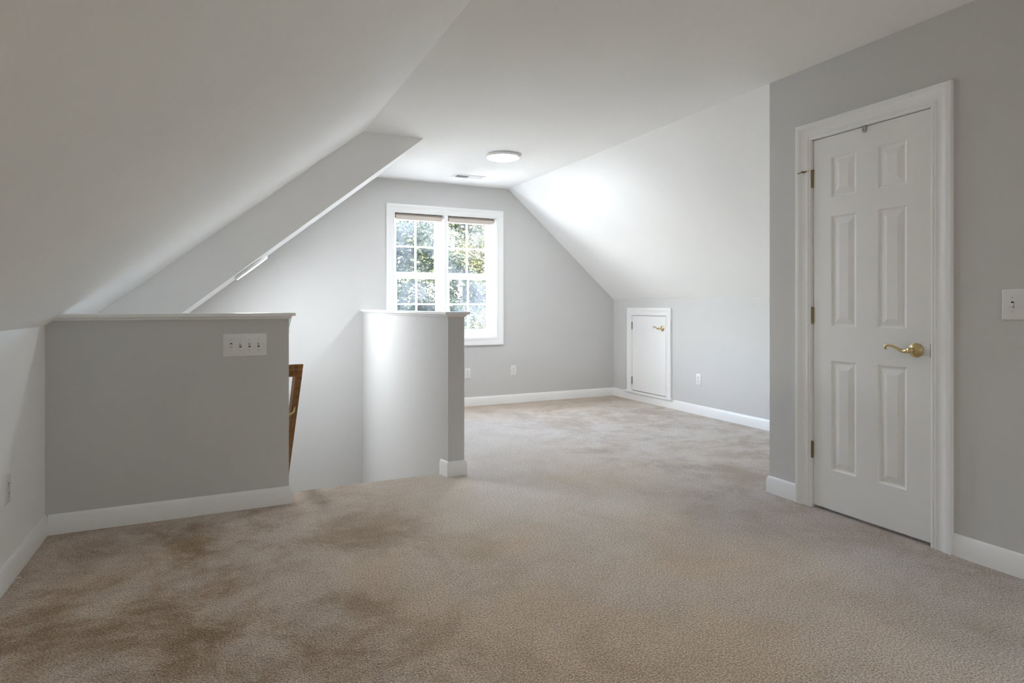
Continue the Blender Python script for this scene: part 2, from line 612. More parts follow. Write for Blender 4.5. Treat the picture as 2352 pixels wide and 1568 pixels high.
def cap_prof(hw):
    """half-wall cap: square-edged board"""
    return [(-hw, Zcap0), (hw, Zcap0), (hw, Zcap1 - 0.003), (hw - 0.003, Zcap1), (-hw + 0.003, Zcap1), (-hw, Zcap1 - 0.003)]
pl3 = lambda u, v_, o_: (u, v_, o_)
def zcut(z):  # where the left slope cuts the cap
    return XL + (z - ZKL) / SL
bm = B()
yc0, yc1 = YP - 0.030, YP + PT + 0.028
xe = PXE + 0.034
prism(bm, [(zcut(Zcap0) - 0.01, Zcap0), (xe, Zcap0), (xe, Zcap1), (zcut(Zcap1) - 0.01, Zcap1)], 'Y', yc0, yc1)
t1 = struct(obj('trim_1', bm, M['trim']), 'white painted cap board on the half wall', 'trim')
bm = B()
prof = [(0.0, Zbed - 0.001), (0.006, Zbed - 0.001), (0.009, Zbed + 0.006), (0.016, Zbed + 0.011), (0.018, Zcap0 + 0.001), (0.0, Zcap0 + 0.001)]
sweep(bm, [(zcut(Zbed) - 0.02, YP), (PXE, YP), (PXE + 0.004, YP + PT)], [(-a, o_) for a, o_ in prof], pl3)
obj('bed_molding', bm, M['trim'], t1)

# curved half wall
inn, out_ = arc_pts(24, 0, y1=YW + 0.02), arc_pts(24, CWID, y1=YW + 0.02)
bm = B()
prism(bm, inn + out_[::-1], 'Z', ZB, Zbed + 0.01)
struct(obj('wall_half_curved', bm, M['wall'], smooth=30))
def arc_cap(off_in, off_out, front, z0, z1, bm):
    a = offset_path(arc_pts(24, 0, y1=YW + 0.02), off_in)
    b = offset_path(arc_pts(24, CWID, y1=YW + 0.02), -off_out)
    a[0] = (a[0][0] + 0.0, CY0 - front); b[0] = (b[0][0], CY0 - front)
    prism(bm, a + b[::-1], 'Z', z0, z1)
    return bm
t2 = struct(obj('trim_2', arc_cap(0.028, 0.030, 0.030, Zcap0, Zcap1, B()), M['trim'], smooth=30), 'white painted cap board on the curved half wall', 'trim')
bm = B()
path = arc_pts(24, 0, y1=YW)[::-1] + [(CX0 + CWID, CY0)] + arc_pts(24, CWID, y1=YW)[1:]
sweep(bm, path, [(-a, o_) for a, o_ in prof], pl3)
obj('bed_molding', bm, M['trim'], t2, smooth=35)

# ------------------------------------------------------------------ baseboards
BH = 0.098
BP = [(0.0, 0.0), (0.014, 0.0), (0.014, BH - 0.022), (0.0115, BH - 0.017), (0.0105, BH - 0.010), (0.006, BH - 0.003), (0.003, BH), (0.0, BH)]
def baseboard(name, path, side):
    bm_ = B()
    sweep(bm_, path, [(a * side, o_) for a, o_ in BP], pl3)
    return struct(obj(name, bm_, M['trim'], smooth=40))
# side = +1 when the room lies to the left of the path's direction
baseboard('baseboard_left', [(XL, YB), (XL, YP)], -1)
baseboard('baseboard_half_wall', [(XL + 0.014, YP), (PXE, YP), (PXE - 0.010, YP + PT)], -1)
a_in = [p for p in arc_pts(24, 0) if p[1] < YE - 0.01][::-1]
baseboard('baseboard_curved', [(arc_pts(24, 0)[1][0], YE)] + [(CX0, CY0), (CX0 + CWID, CY0)] + [p for p in arc_pts(24, CWID) if p[1] > CY0 + 0.02], -1)
baseboard('baseboard_window', [(arc_pts(24, CWID)[-1][0] + 0.014, YW), (XK, YW)], -1)
baseboard('baseboard_right', [(XK, YW - 0.014), (XK, YC)], -1)
CW = 0.092   # closet door casing width
baseboard('baseboard_door', [(XK - 0.014, YC), (XD, YC), (XD, DY1 + CW - 0.004)], -1)
baseboard('baseboard_door_near', [(XD, DY0 - CW + 0.019), (XD, YB)], -1)
baseboard('baseboard_back', [(XL + 0.014, YB), (XD - 0.014, YB)], 1)

# ------------------------------------------------------------------ stair shaft (below the floor edge)
struct(obj('floor_lower', box(B(), XL - 0.1, 1.6, YP, YW + 0.1, ZB - 0.1, ZB), M['carpet']))
struct(obj('wall_stair_front', box(B(), XL, 1.5, YP, YE - 0.02, ZB, -0.28), M['wall']))
st = struct(empty('staircase', (0, YE, ZB)), 'carpeted stair turning back at a landing', 'staircase')
rise, run = 0.19, 0.265
for i in range(5):
    bm = B()
    y0 = YE + i * run
    box(bm, PXE, 1.35, y0 - 0.02, y0 + run + 0.01, -(i + 1) * rise - 0.6, -(i + 1) * rise, 0.012, 2)
    o = obj('step', bm, M['carpet'], st); o.matrix_parent_inverse = Matrix.Translation((0, -YE, -ZB))
yl = YE + 5 * run
bm = B(); box(bm, xl2, 1.36, yl, YW, -6 * rise - 0.25, -6 * rise)
o = obj('landing', bm, M['carpet'], st); o.matrix_parent_inverse = Matrix.Translation((0, -YE, -ZB))
for i in range(5):
    bm = B()
    y1 = yl - i * run
    box(bm, xl2, PXE - 0.11, y1 - run - 0.01, y1 + 0.02, -(i + 7) * rise - 0.5, -(i + 7) * rise, 0.012, 2)
    o = obj('step', bm, M['carpet'], st); o.matrix_parent_inverse = Matrix.Translation((0, -YE, -ZB))
bm = B()
ys, yn = YP + PT, yl
prism(bm, [(ys, ZB), (yn, ZB), (yn, 0.68 - (yn - ys) * 0.72), (ys, 0.68)], 'X', PXE - 0.11, PXE - 0.012)
struct(obj('wall_stair_core', bm, M['wall']))

# ------------------------------------------------------------------ oak handrail on the stair side of the half wall
hr = tag(empty('handrail', (0.42, 3.80, 0.76)), 'oak stair handrail running down behind the half wall end', 'handrail')
def kid(name, bm_, mat, par, smooth=None):
    """child mesh built in world coordinates"""
    o_ = obj(name, bm_, mat, par, smooth)
    bpy.context.view_layer.update()
    o_.matrix_parent_inverse = par.matrix_world.inverted()
    return o_
# rail profile (across x, up z): wide moulded top, narrower neck
rp = [(-0.019, -0.045), (0.019, -0.045), (0.019, -0.016), (0.022, -0.012), (0.022, -0.007), (0.019, -0.003), (0.023, 0.012), (0.027, 0.022), (0.025, 0.027), (-0.025, 0.027), (-0.027, 0.022), (-0.023, 0.012), (-0.019, -0.003), (-0.022, -0.007), (-0.022, -0.012), (-0.019, -0.016)]
RX = 0.415
ry0, rz0 = 3.800, 0.745
ry1, rz1 = 4.75, rz0 - 0.95
def rail_ring(bm_, y, z, tilt=True):
    return [bm_.verts.new((RX + a, y, z + b_)) for a, b_ in rp]
bm = B()
R = [rail_ring(bm, ry0, rz0), rail_ring(bm, ry1, rz1)]
for k in range(len(rp)):
    bm.faces.new((R[0][k], R[0][(k + 1) % len(rp)], R[1][(k + 1) % len(rp)], R[1][k]))
bm.faces.new(R[0]); bm.faces.new(R[1][::-1])
kid('rail', bm, M['oak'], hr, 40)
bm = B()   # return to the wall, mitred at the head
prism(bm, [(ry0 - 0.012 + a * 0.55 + 0.02, rz0 + b_) for a, b_ in rp], 'X', PXE - 0.02, RX + 0.019)
kid('rail_return', bm, M['oak'], hr, 40)
for yb in (4.02, 4.62):
    zb = rz0 - (yb - ry0) - 0.05
    bm = B()
    tube(bm, [(PXE - 0.014, yb, zb - 0.035), (PXE + 0.03, yb, zb - 0.04), (RX - 0.006, yb, zb - 0.02), (RX, yb, zb + 0.012)], [0.008, 0.007, 0.007, 0.007], 10)
    lathe(bm, [(0.0, 0.0), (0.026, 0.0), (0.024, 0.005), (0.012, 0.008), (0.0, 0.009)], 20, Matrix.Translation((PXE - 0.014, yb, zb - 0.035)) @ Matrix.Rotation(PI / 2, 4, 'Y'))
    kid('bracket', bm, M['brass'], hr, 40)

# ------------------------------------------------------------------ window
CASP = [(0.0, 0.0), (0.0, 0.008), (0.003, 0.0105), (0.009, 0.0105), (0.0105, 0.0085), (0.013, 0.0085), (0.0145, 0.012), (0.020, 0.0125), (0.0225, 0.0095), (0.036, 0.0105), (0.050, 0.0135), (0.058, 0.0175), (0.062, 0.0195), (0.074, 0.021), (0.080, 0.021), (0.083, 0.018), (0.083, 0.0)]
win = struct(empty('window_1', (2.233, YW, WZ0)), 'white twin double-hung window with divided panes in the gable wall', 'window')
def casing(bm_, pts, width, place, closed=False, side=1):
    k = side * width / 0.083
    pr = [(a * k, o_) for a, o_ in CASP]
    if not closed:
        return sweep(bm_, pts, pr, place)
    n = len(pts)
    cols = []
    for a, o_ in pr:
        ext = [pts[-1]] + pts + [pts[0]]
        op = offset_path(ext, a)[1:-1]
        cols.append([bm_.verts.new(place(u, v_, o_)) for u, v_ in op])
    for i in range(len(pr)):
        A, Bv = cols[i], cols[(i + 1) % len(pr)]
        for j in range(n):
            bm_.faces.new((A[j], A[(j + 1) % n], Bv[(j + 1) % n], Bv[j]))
    return bm_
bm = B()
casing(bm, [(WX0 + 0.004, WZ0 + 0.004), (WX0 + 0.004, WZ1 - 0.004), (WX1 - 0.004, WZ1 - 0.004), (WX1 - 0.004, WZ0 + 0.004)], 0.084,
       lambda u, v_, o_: (u, YW - o_, v_), True)
kid('casing', bm, M['trim'], win, 40)
bm = B()      # jamb lining
jt = 0.010
yj0, yj1 = YW - 0.002, yw1 + 0.01
box(bm, WX0 - 0.002, WX0 + jt, yj0, yj1, WZ0, WZ1)
box(bm, WX1 - jt, WX1 + 0.002, yj0, yj1, WZ0, WZ1)
box(bm, WX0, WX1, yj0, yj1, WZ1 - jt, WZ1 + 0.002)
box(bm, WX0, WX1, yj0, yj1, WZ0 - 0.002, WZ0 + jt)
# stops, so the jamb reads stepped
for xx, s in ((WX0 + jt, 1), (WX1 - jt, -1)):
    box(bm, min(xx, xx + s * 0.010), max(xx, xx + s * 0.010), YW + 0.045, yj1, WZ0, WZ1)
box(bm, WX0, WX1, YW + 0.045, yj1, WZ0 + jt, WZ0 + jt + 0.012)
kid('jamb', bm, M['trim'], win)
bm = B()
MX0, MX1 = 2.202, 2.244
box(bm, MX0 + 0.002, MX1 - 0.002, YW + 0.004, yj1, WZ0, WZ1, 0.003)
box(bm, MX0 - 0.010, MX1 + 0.010, YW + 0.05, yj1, WZ0, WZ1, 0.003)
kid('mullion', bm, M['trim'], win)

def sash(x0, x1, z0, z1, y, gx0, gx1, gz0, gz1, mx, mz, name):
    bm_ = B()
    d = 0.034
    box(bm_, x0, gx0, y, y + d, z0, z1)
    box(bm_, gx1, x1, y, y + d, z0, z1)
    box(bm_, gx0, gx1, y, y + d, z0, gz0)
    box(bm_, gx0, gx1, y, y + d, gz1, z1)
    # glazing bead
    for (a0, a1, b0, b1) in ((gx0 - 0.008, gx0 + 0.004, gz0, gz1), (gx1 - 0.004, gx1 + 0.008, gz0, gz1), (gx0, gx1, gz0 - 0.008, gz0 + 0.004), (gx0, gx1, gz1 - 0.004, gz1 + 0.008)):
        box(bm_, a0, a1, y - 0.004, y + 0.01, b0, b1)
    s_ = kid(name, bm_, M['vinyl'], win)
    bpy.context.view_layer.update()
    mw = 0.010
    bm_ = B(); box(bm_, mx - mw, mx + mw, y + 0.004, y + 0.022, gz0, gz1, 0.003)
    kid('muntin', bm_, M['vinyl'], s_)
    bm_ = B(); box(bm_, gx0, gx1, y + 0.005, y + 0.021, mz - mw, mz + mw, 0.003)
    kid('muntin', bm_, M['vinyl'], s_)
    for (a0, a1) in ((gx0, mx), (mx, gx1)):
        for (b0, b1) in ((gz0, mz), (mz, gz1)):
            bm_ = B(); box(bm_, a0 - 0.002, a1 + 0.002, y + 0.014, y + 0.017, b0 - 0.002, b1 + 0.002)
            kid('pane', bm_, M['glass'], s_)
    return s_
YS1, YS2 = 6.440, 6.478
for (x0, x1) in ((WX0 + jt + 0.008, MX0 - 0.008), (MX1 + 0.008, WX1 - jt - 0.008)):
    cx_ = (x0 + x1) / 2
    lo = sash(x0, x1, 0.775, 1.460, YS1, x0 + 0.046, x1 - 0.046, 0.850, 1.413, cx_, 1.135, 'lower_sash')
    up = sash(x0 - 0.002, x1 + 0.002, 1.428, 2.106, YS2, x0 + 0.046, x1 - 0.046, 1.482, 2.050, cx_, 1.764, 'upper_sash')
    bm = B()
    for dx in (-0.12, 0.12):   # sash locks on the meeting rail
        box(bm, cx_ + dx - 0.022, cx_ + dx + 0.022, YS1 + 0.004, YS1 + 0.03, 1.459, 1.470, 0.002)
        box(bm, cx_ + dx - 0.012, cx_ + dx + 0.02, YS1 - 0.006, YS1 + 0.018, 1.468, 1.476, 0.002)
    kid('sash_lock', bm, M['vinyl'], lo)

# rolled-up blinds
for x0, x1, lab in ((WX0 + jt + 0.004, MX0 - 0.004, 'taupe roller blind rolled up over the window half beside the stairwell'),
                    (MX1 + 0.004, WX1 - jt - 0.004, 'taupe roller blind rolled up over the window half away from the stairwell')):
    bl = tag(empty('roller_blind', ((x0 + x1) / 2, YW + 0.06, 2.10)), lab, 'blind', 'rolled-up window blinds')
    bm = B()
    lathe(bm, [(0.0, 0.0), (0.026, 0.0), (0.026, x1 - x0 - 0.03), (0.0, x1 - x0 - 0.03)], 24, Matrix.Translation((x0 + 0.015, YW + 0.045, 2.078)) @ Matrix.Rotation(PI / 2, 4, 'Y'))
    kid('roll', bm, M['shade'], bl, 40)
    bm = B()
    box(bm, x0 + 0.018, x1 - 0.018, YW + 0.0175, YW + 0.0205, 2.045, 2.078)
    box(bm, x0 + 0.016, x1 - 0.016, YW + 0.014, YW + 0.024, 2.036, 2.056, 0.003, 2)
    kid('hem_bar', bm, M['shade_bar'], bl)
    for xx in (x0, x1 - 0.006):
        bm = B(); box(bm, xx, xx + 0.006, YW + 0.02, YW + 0.07, 2.055, 2.105, 0.002)
        lathe(bm, [(0.0, -0.008), (0.008, -0.008), (0.008, 0.016), (0.0, 0.016)], 12, Matrix.Translation((xx, YW + 0.045, 2.078)) @ Matrix.Rotation(PI / 2, 4, 'Y'))
        kid('bracket', bm, M['plate'], bl)

# ------------------------------------------------------------------ lever handle (built around the origin: door face is the plane x = 0, room towards -x, lever towards +y)
def lever_handle(name, par, loc, s=1.0, flip=1):
    T = Matrix.Translation(loc) @ Matrix.Diagonal((s, s * flip, s, 1))
    ros = B()
    lathe(ros, [(0.0, 0.0), (0.034, 0.0), (0.0345, 0.003), (0.031, 0.007), (0.029, 0.0075), (0.027, 0.010), (0.021, 0.0135), (0.016, 0.016), (0.013, 0.022), (0.0115, 0.030), (0.0125, 0.034), (0.0125, 0.040), (0.0, 0.040)], 40, Matrix.Rotation(-PI / 2, 4, 'Y'))
    bmesh.ops.transform(ros, matrix=T, verts=ros.verts)
    h_ = kid(name, ros, M['brass'], par, 35)
    bpy.context.view_layer.update()
    lv = B()
    lathe(lv, [(0.0, 0.0), (0.013, 0.0), (0.0145, 0.004), (0.0145, 0.016), (0.012, 0.021), (0.006, 0.023), (0.0, 0.0235)], 28, Matrix.Translation((-0.036, 0, 0)) @ Matrix.Rotation(-PI / 2, 4, 'Y'))
    P_ = [(0, 0, 0), (0, 0.016, -0.003), (0, 0.030, -0.006), (0, 0.044, -0.003), (0, 0.060, 0.005), (0, 0.078, 0.013), (0, 0.096, 0.018), (0, 0.110, 0.0185), (0, 0.1185, 0.015), (0, 0.121, 0.008), (0, 0.117, 0.002), (0, 0.1115, 0.003)]
    rr = [0.0115, 0.0105, 0.0085, 0.0075, 0.0072, 0.0068, 0.0062, 0.0058, 0.0056, 0.0056, 0.0054, 0.003]
    fine, fr = [], []
    for i in range(len(P_) - 1):
        p0, p1, p2, p3 = (Vector(P_[max(0, i - 1)]), Vector(P_[i]), Vector(P_[i + 1]), Vector(P_[min(len(P_) - 1, i + 2)]))
        for q in range(4):
            u = q / 4
            fine.append(0.5 * ((2 * p1) + (p2 - p0) * u + (2 * p0 - 5 * p1 + 4 * p2 - p3) * u * u + (3 * p1 - p0 - 3 * p2 + p3) * u ** 3) + Vector((-0.046, 0, 0)))
            fr.append(rr[i] * (1 - u) + rr[i + 1] * u)
    tube(lv, fine, fr, 14, (1.0, 0.85), up=Vector((1, 0, 0)))
    bmesh.ops.transform(lv, matrix=T, verts=lv.verts)
    kid('lever', lv, M['brass'], h_, 50)
    return h_

# ------------------------------------------------------------------ closet door
door = struct(empty('door_1', (XD, (DY0 + DY1) / 2, 0)), 'white six-panel closet door with a brass lever', 'door')
XF = XD + 0.004                   # door face
DS0, DS1, DSZ0, DSZ1 = 1.7175, 2.3375, 0.016, 2.036
ysc = [DS0, 1.827, 1.970, 2.086, 2.229, DS1]
zsc = [DSZ0, 0.230, 0.822, 1.008, 1.603, 1.706, 1.922, DSZ1]
pan = [(i, j) for i in (1, 3) for j in (1, 3, 5)]
bm = B()
vs = {}
def gv(y, z, x):
    k = (round(y, 5), round(z, 5), round(x, 5))
    if k not in vs:
        vs[k] = bm.verts.new((x, y, z))
    return vs[k]
for i in range(5):
    for j in range(7):
        if (i, j) in pan:
            continue
        bm.faces.new([gv(ysc[a], zsc[b_], XF) for a, b_ in ((i, j), (i + 1, j), (i + 1, j + 1), (i, j + 1))])
box(bm, XF + 0.0101, XF + 0.035, DS0, DS1, DSZ0, DSZ1)
e = [(DS0, DSZ0), (DS1, DSZ0), (DS1, DSZ1), (DS0, DSZ1)]
for k in range(4):
    (ya, za), (yb_, zb_) = e[k], e[(k + 1) % 4]
    bm.faces.new([bm.verts.new(c) for c in ((XF, ya, za), (XF, yb_, zb_), (XF + 0.0101, yb_, zb_), (XF + 0.0101, ya, za))])
slab = kid('door_slab', bm, M['door'], door)
bpy.context.view_layer.update()
rings = [(0.0, 0.0), (0.003, 0.0035), (0.009, 0.0075), (0.014, 0.0085), (0.017, 0.0085), (0.046, 0.0020), (0.0475, 0.0020)]
for i, j in pan:
    bm = B()
    y0, y1, z0, z1 = ysc[i], ysc[i + 1], zsc[j], zsc[j + 1]
    prev = None
    for ins, dep in rings:
        r_ = [bm.verts.new((XF + dep, y, z)) for y, z in ((y0 + ins, z0 + ins), (y1 - ins, z0 + ins), (y1 - ins, z1 - ins), (y0 + ins, z1 - ins))]
        if prev:
            for k in range(4):
                bm.faces.new((prev[k], prev[(k + 1) % 4], r_[(k + 1) % 4], r_[k]))
        prev = r_
    bm.faces.new(prev)
    kid('door_panel', bm, M['door'], slab)
lever_handle('door_handle', door, (XF, 1.783, 0.908))
bm = B()
box(bm, XF - 0.001, XF + 0.028, DS0 - 0.0022, DS0 + 0.0012, 0.878, 0.942)
kid('latch_plate', bm, M['slot'], door)
for zc_ in (1.822, 1.064, 0.318):
    bm = B()
    lathe(bm, [(0.0, -0.046), (0.0035, -0.046), (0.0045, -0.0445), (0.0062, -0.044), (0.0062, 0.044), (0.0045, 0.0445), (0.0040, 0.049), (0.0, 0.050)], 14, Matrix.Translation((XF - 0.005, DS1 + 0.0045, zc_)))
    for q in (-0.027, -0.009, 0.009, 0.027):
        lathe(bm, [(0.0, q - 0.0006), (0.0065, q - 0.0006), (0.0065, q + 0.0006), (0.0, q + 0.0006)], 14, Matrix.Translation((XF - 0.005, DS1 + 0.0045, zc_)))
    box(bm, XF - 0.003, XF + 0.02, DS1 - 0.0005, DS1 + 0.0095, zc_ - 0.044, zc_ + 0.044)
    hg = kid('hinge', bm, M['oldbrass'], door, 40)
    if zc_ > 1.5:      # hinge-pin door stop
        bpy.context.view_layer.update()
        bm = B()
        zt = zc_ + 0.050
        lathe(bm, [(0.0, -0.004), (0.0085, -0.004), (0.0085, 0.003), (0.0, 0.003)], 14, Matrix.Translation((XF - 0.005, DS1 + 0.0045, zt)))
        tube(bm, [(XF - 0.005, DS1 + 0.005, zt), (XF - 0.020, DS1 + 0.045, zt - 0.001), (XF - 0.024, DS1 + 0.060, zt - 0.002)], [0.0035, 0.0032, 0.0032], 8)
        tube(bm, [(XF - 0.034, DS1 + 0.048, zt - 0.002), (XF - 0.012, DS1 + 0.052, zt - 0.002)], [0.0055, 0.0055], 10)
        tube(bm, [(XF - 0.023, DS1 + 0.055, zt - 0.002), (XF - 0.0275, DS1 + 0.082, zt - 0.005)], [0.0025, 0.0025], 8)
        kid('hinge_stop', bm, M['oldbrass'], hg, 40)
bm = B()          # ball-catch tab at the head
pts = [(-0.0105, 0.014)] + [(0.0105 * math.cos(t_), -0.012 + 0.0105 * math.sin(t_)) for t_ in [PI + k * PI / 10 for k in range(11)]] + [(0.0105, 0.014)]
prism(bm, [(2.039 + a, 2.030 + b_) for a, b_ in pts], 'X', XF - 0.007, XF + 0.001)
ct = kid('catch_tab', bm, M['steel'], door, 30)
bpy.context.view_layer.update()
bm = B(); lathe(bm, [(0.0, 0.0), (0.003, 0.0), (0.002, 0.001), (0.0, 0.001)], 10, Matrix.Translation((XF - 0.0068, 2.040, 2.022)) @ Matrix.Rotation(-PI / 2, 4, 'Y'))
kid('screw', bm, M['slot'], ct)
# jamb and stop
bm = B()
for ya, yb_ in ((DY0 - 0.002, DS0 - 0.003), (DS1 + 0.003, DY1 + 0.002)):
    box(bm, XD - 0.001, XD + 0.121, ya, yb_, 0.0, DZ1)
box(bm, XD - 0.001, XD + 0.121, DY0, DY1, DSZ1 + 0.004, DZ1 + 0.002)
for ya, yb_ in ((DS0 - 0.004, DS0 + 0.009), (DS1 - 0.009, DS1 + 0.004)):
    box(bm, XF + 0.037, XD + 0.10, ya, yb_, 0.0, DZ1)
box(bm, XF + 0.037, XD + 0.10, DY0, DY1, DSZ1 - 0.009, DZ1)
kid('door_jamb', bm, M['trim'], door)
bm = B()
casing(bm, [(DY1 - 0.010, 0.0), (DY1 - 0.010, DZ1 - 0.010), (DY0 + 0.008, DZ1 - 0.010), (DY0 + 0.008, 0.0)], CW,
       lambda u, v_, o_: (XD - o_ * 1.05, u, v_), side=-1)
tr3 = struct(obj('trim_3', bm, M['trim'], smooth=40), 'white moulded casing around the closet door', 'trim')

# ------------------------------------------------------------------ attic access door in the right knee wall
acc = struct(empty('door_2', (XK, 5.62, 0.09)), 'small white flush attic access door in the knee wall', 'door')
AY0, AY1, AZ0, AZ1 = 5.320, 5.925, 0.118, 1.000
bm = B()
pr_ = [(AY1 + 0.004, AZ0 - 0.006), (AY1 + 0.004, AZ1 + 0.004), (AY0 - 0.004, AZ1 + 0.004), (AY0 - 0.004, AZ0 - 0.006)]
casing(bm, pr_, 0.088, lambda u, v_, o_: (XK - o_ * 1.1, u, v_), side=-1)
kid('casing', bm, M['trim'], acc, 40)
bm = B(); box(bm, XK - 0.034, XK, AY0 - 0.112, AY1 + 0.112, AZ0 - 0.030, AZ0 - 0.006, 0.004, 2)
kid('sill', bm, M['trim'], acc)
bm = B(); box(bm, XK - 0.009, XK - 0.001, AY0, AY1, AZ0, AZ1, 0.0015)
kid('door_slab', bm, M['trim'], acc)
bm = B()   # shadow gap behind the slab
box(bm, XK - 0.002, XK + 0.0005, AY0 - 0.006, AY1 + 0.006, AZ0 - 0.008, AZ1 + 0.006)
kid('door_gap', bm, M['slot'], acc)
lever_handle('door_handle', acc, (XK - 0.009, 5.376, 0.866), 0.9)
for zc_ in (0.882, 0.232):
    bm = B()
    lathe(bm, [(0.0, -0.045), (0.006, -0.045), (0.006, 0.045), (0.0, 0.045)], 12, Matrix.Translation((XK - 0.014, AY1 + 0.004, zc_)))
    box(bm, XK - 0.0115, XK - 0.008, AY1 - 0.008, AY1 + 0.014, zc_ - 0.045, zc_ + 0.045)
    kid('hinge', bm, M['steel'], acc, 40)

# ------------------------------------------------------------------ wall plates. local frame: x right, z up, -y out of the wall
def rounded_rect(wd, ht, r, n=5):
    pts = []
    for cx_, cz_, a0 in ((wd / 2 - r, ht / 2 - r, 0), (-wd / 2 + r, ht / 2 - r, PI / 2), (-wd / 2 + r, -ht / 2 + r, PI), (wd / 2 - r, -ht / 2 + r, 1.5 * PI)):
        for k in range(n + 1):
            a = a0 + k * PI / 2 / n
            pts.append((cx_ + r * math.cos(a), cz_ + r * math.sin(a)))
    return pts
def plate_mesh(wd, ht):
    bm_ = B()
    rs = [(0.0, 0.0), (0.0, -0.0025), (0.0015, -0.0045), (0.0045, -0.0058)]
    prev = None
    for ins, y in rs:
        r_ = [bm_.verts.new((x, y, z)) for x, z in rounded_rect(wd - 2 * ins, ht - 2 * ins, max(0.0015, 0.004 - ins * 0.5), 4)]
        if prev:
            for k in range(len(r_)):
                bm_.faces.new((prev[k], prev[(k + 1) % len(r_)], r_[(k + 1) % len(r_)], r_[k]))
        else:
            bm_.faces.new(r_)
        prev = r_
    bm_.faces.new(prev[::-1])
    return bm_
def screw(par, x, z, y=-0.0056, r=0.0032, ang=0.0):
    bm_ = B()
    lathe(bm_, [(0.0, 0.0), (r, 0.0), (r * 0.8, 0.0010), (0.0, 0.0013)], 12, Matrix.Translation((x, y, z)) @ Matrix.Rotation(PI / 2, 4, 'X'))
    o_ = obj('screw', bm_, M['plate'], par, 40)
    bm_ = B(); box(bm_, -r * 0.85, r * 0.85, -0.0016, 0.0, -0.0006, 0.0006)
    bmesh.ops.transform(bm_, matrix=Matrix.Translation((x, y, z)) @ Matrix.Rotation(ang, 4, 'Y'), verts=bm_.verts)
    obj('screw_slot', bm_, M['slot'], o_)
def outlet(loc, rz, label):
    t_ = tag(empty('outlet', loc, (0, 0, rz)), label, 'outlet', 'white wall outlets')
    obj('cover_plate', plate_mesh(0.070, 0.115), M['plate'], t_, 30)
    for zc_ in (0.0195, -0.0195):
        bm_ = B()
        pts_ = []
        for k in range(24):
            a = 2 * PI * k / 24
            pts_.append((max(-0.0148, min(0.0148, 0.0172 * math.cos(a))), zc_ + max(-0.0135, min(0.0135, 0.0172 * math.sin(a)))))
        prism(bm_, pts_, 'Y', -0.0078, -0.004)
        rc = obj('receptacle', bm_, M['plate'], t_)
        bm_ = B()
        box(bm_, -0.0075, -0.0052, -0.0082, -0.0070, zc_ - 0.001, zc_ + 0.0085)
        box(bm_, 0.0052, 0.0075, -0.0082, -0.0070, zc_ + 0.0005, zc_ + 0.0085)
        lathe(bm_, [(0.0, 0.0), (0.0026, 0.0), (0.0026, 0.0012), (0.0, 0.0012)], 12, Matrix.Translation((0, -0.0070, zc_ - 0.0075)) @ Matrix.Rotation(PI / 2, 4, 'X'))
        obj('slots', bm_, M['slot'], rc)
    screw(t_, 0, 0)
    return t_
outlet((3.040, YW, 0.375), 0, 'white duplex outlet on the window wall between window and knee wall')
outlet((2.472, YW, 0.365), 0, 'white duplex outlet on the window wall below the window, half hidden by the curved wall')
outlet((XK, 4.816, 0.360), -PI / 2, 'white duplex outlet on the knee wall beside the small access door')
outlet((XL, 3.072, 0.384), PI / 2, 'white duplex outlet on the knee wall under the big slope, beside the half wall')

def switch(loc, rz, wd, ht, cols_, ups, label):
    t_ = tag(empty('light_switch', loc, (0, 0, rz)), label, 'light switch')
    obj('cover_plate', plate_mesh(wd, ht), M['plate'], t_, 30)
    rnd = random.Random(4)
    for x, u in zip(cols_, ups):
        bm_ = B(); box(bm_, x - 0.0052, x + 0.0052, -0.0061, -0.004, -0.0125, 0.0125)
        so = obj('toggle_slot', bm_, M['slot'], t_)
        bm_ = B()
        box(bm_, x - 0.0042, x + 0.0042, -0.020, 0.0, -0.0045, 0.0045, 0.0012)
        box(bm_, x - 0.0046, x + 0.0046, -0.0075, -0.002, -0.0095, 0.0095, 0.001)
        for v_ in bm_.verts:
            v_.co = Matrix.Rotation(-0.5 * u, 4, 'X') @ v_.co
        obj('toggle', bm_, M['plate'], t_)
        for z in (0.030, -0.030):
            screw(t_, x, z, ang=rnd.uniform(0, PI))
    return t_
switch((0.119, YP, 0.903), 0, 0.222, 0.126, [-0.069, -0.023, 0.023, 0.069], [-1, 1, 1, 1], 'white four-gang toggle switch plate on the half wall')
switch((XD, 1.365, 1.124), -PI / 2, 0.124, 0.128, [-0.023, 0.023], [-1, -1], 'white two-gang toggle switch plate beside the closet door')

# ------------------------------------------------------------------ ceiling lights
def disc_light(name, loc, rot, lamp, label, r=0.150):
    t_ = tag(empty(name, loc, rot), label, 'ceiling light', 'flush disc ceiling lights')
    # local -z points into the room
    bm_ = B()
    lathe(bm_, [(0.0, 0.0), (r - 0.012, 0.0), (r - 0.010, -0.004), (r - 0.003, -0.006), (r, -0.010), (r, -0.022), (r - 0.004, -0.027), (r - 0.010, -0.028), (r - 0.010, -0.0255), (0.0, -0.0255)], 64)
    obj('housing', bm_, M['fixture'], t_, 35)
    bm_ = B()
    lathe(bm_, [(r - 0.0095, -0.0250), (r - 0.0095, -0.0285), (r * 0.7, -0.0300), (0.0, -0.0305)], 64)
    obj('diffuser', bm_, lamp, t_, 60)
    return t_
disc_light('ceiling_light', (2.256, 4.905, ZC), (0, 0, 0), M['lamp_ceil'], 'round white flush light on the flat ceiling, lit')
ang = math.atan(SL)
xsl, ysl = 0.205, 5.22
disc_light('ceiling_light', (xsl, ysl, zs2(xsl)), (0, -ang, 0), M['lamp_stair'], 'round white flush light on the sloped ceiling over the stair, lit')
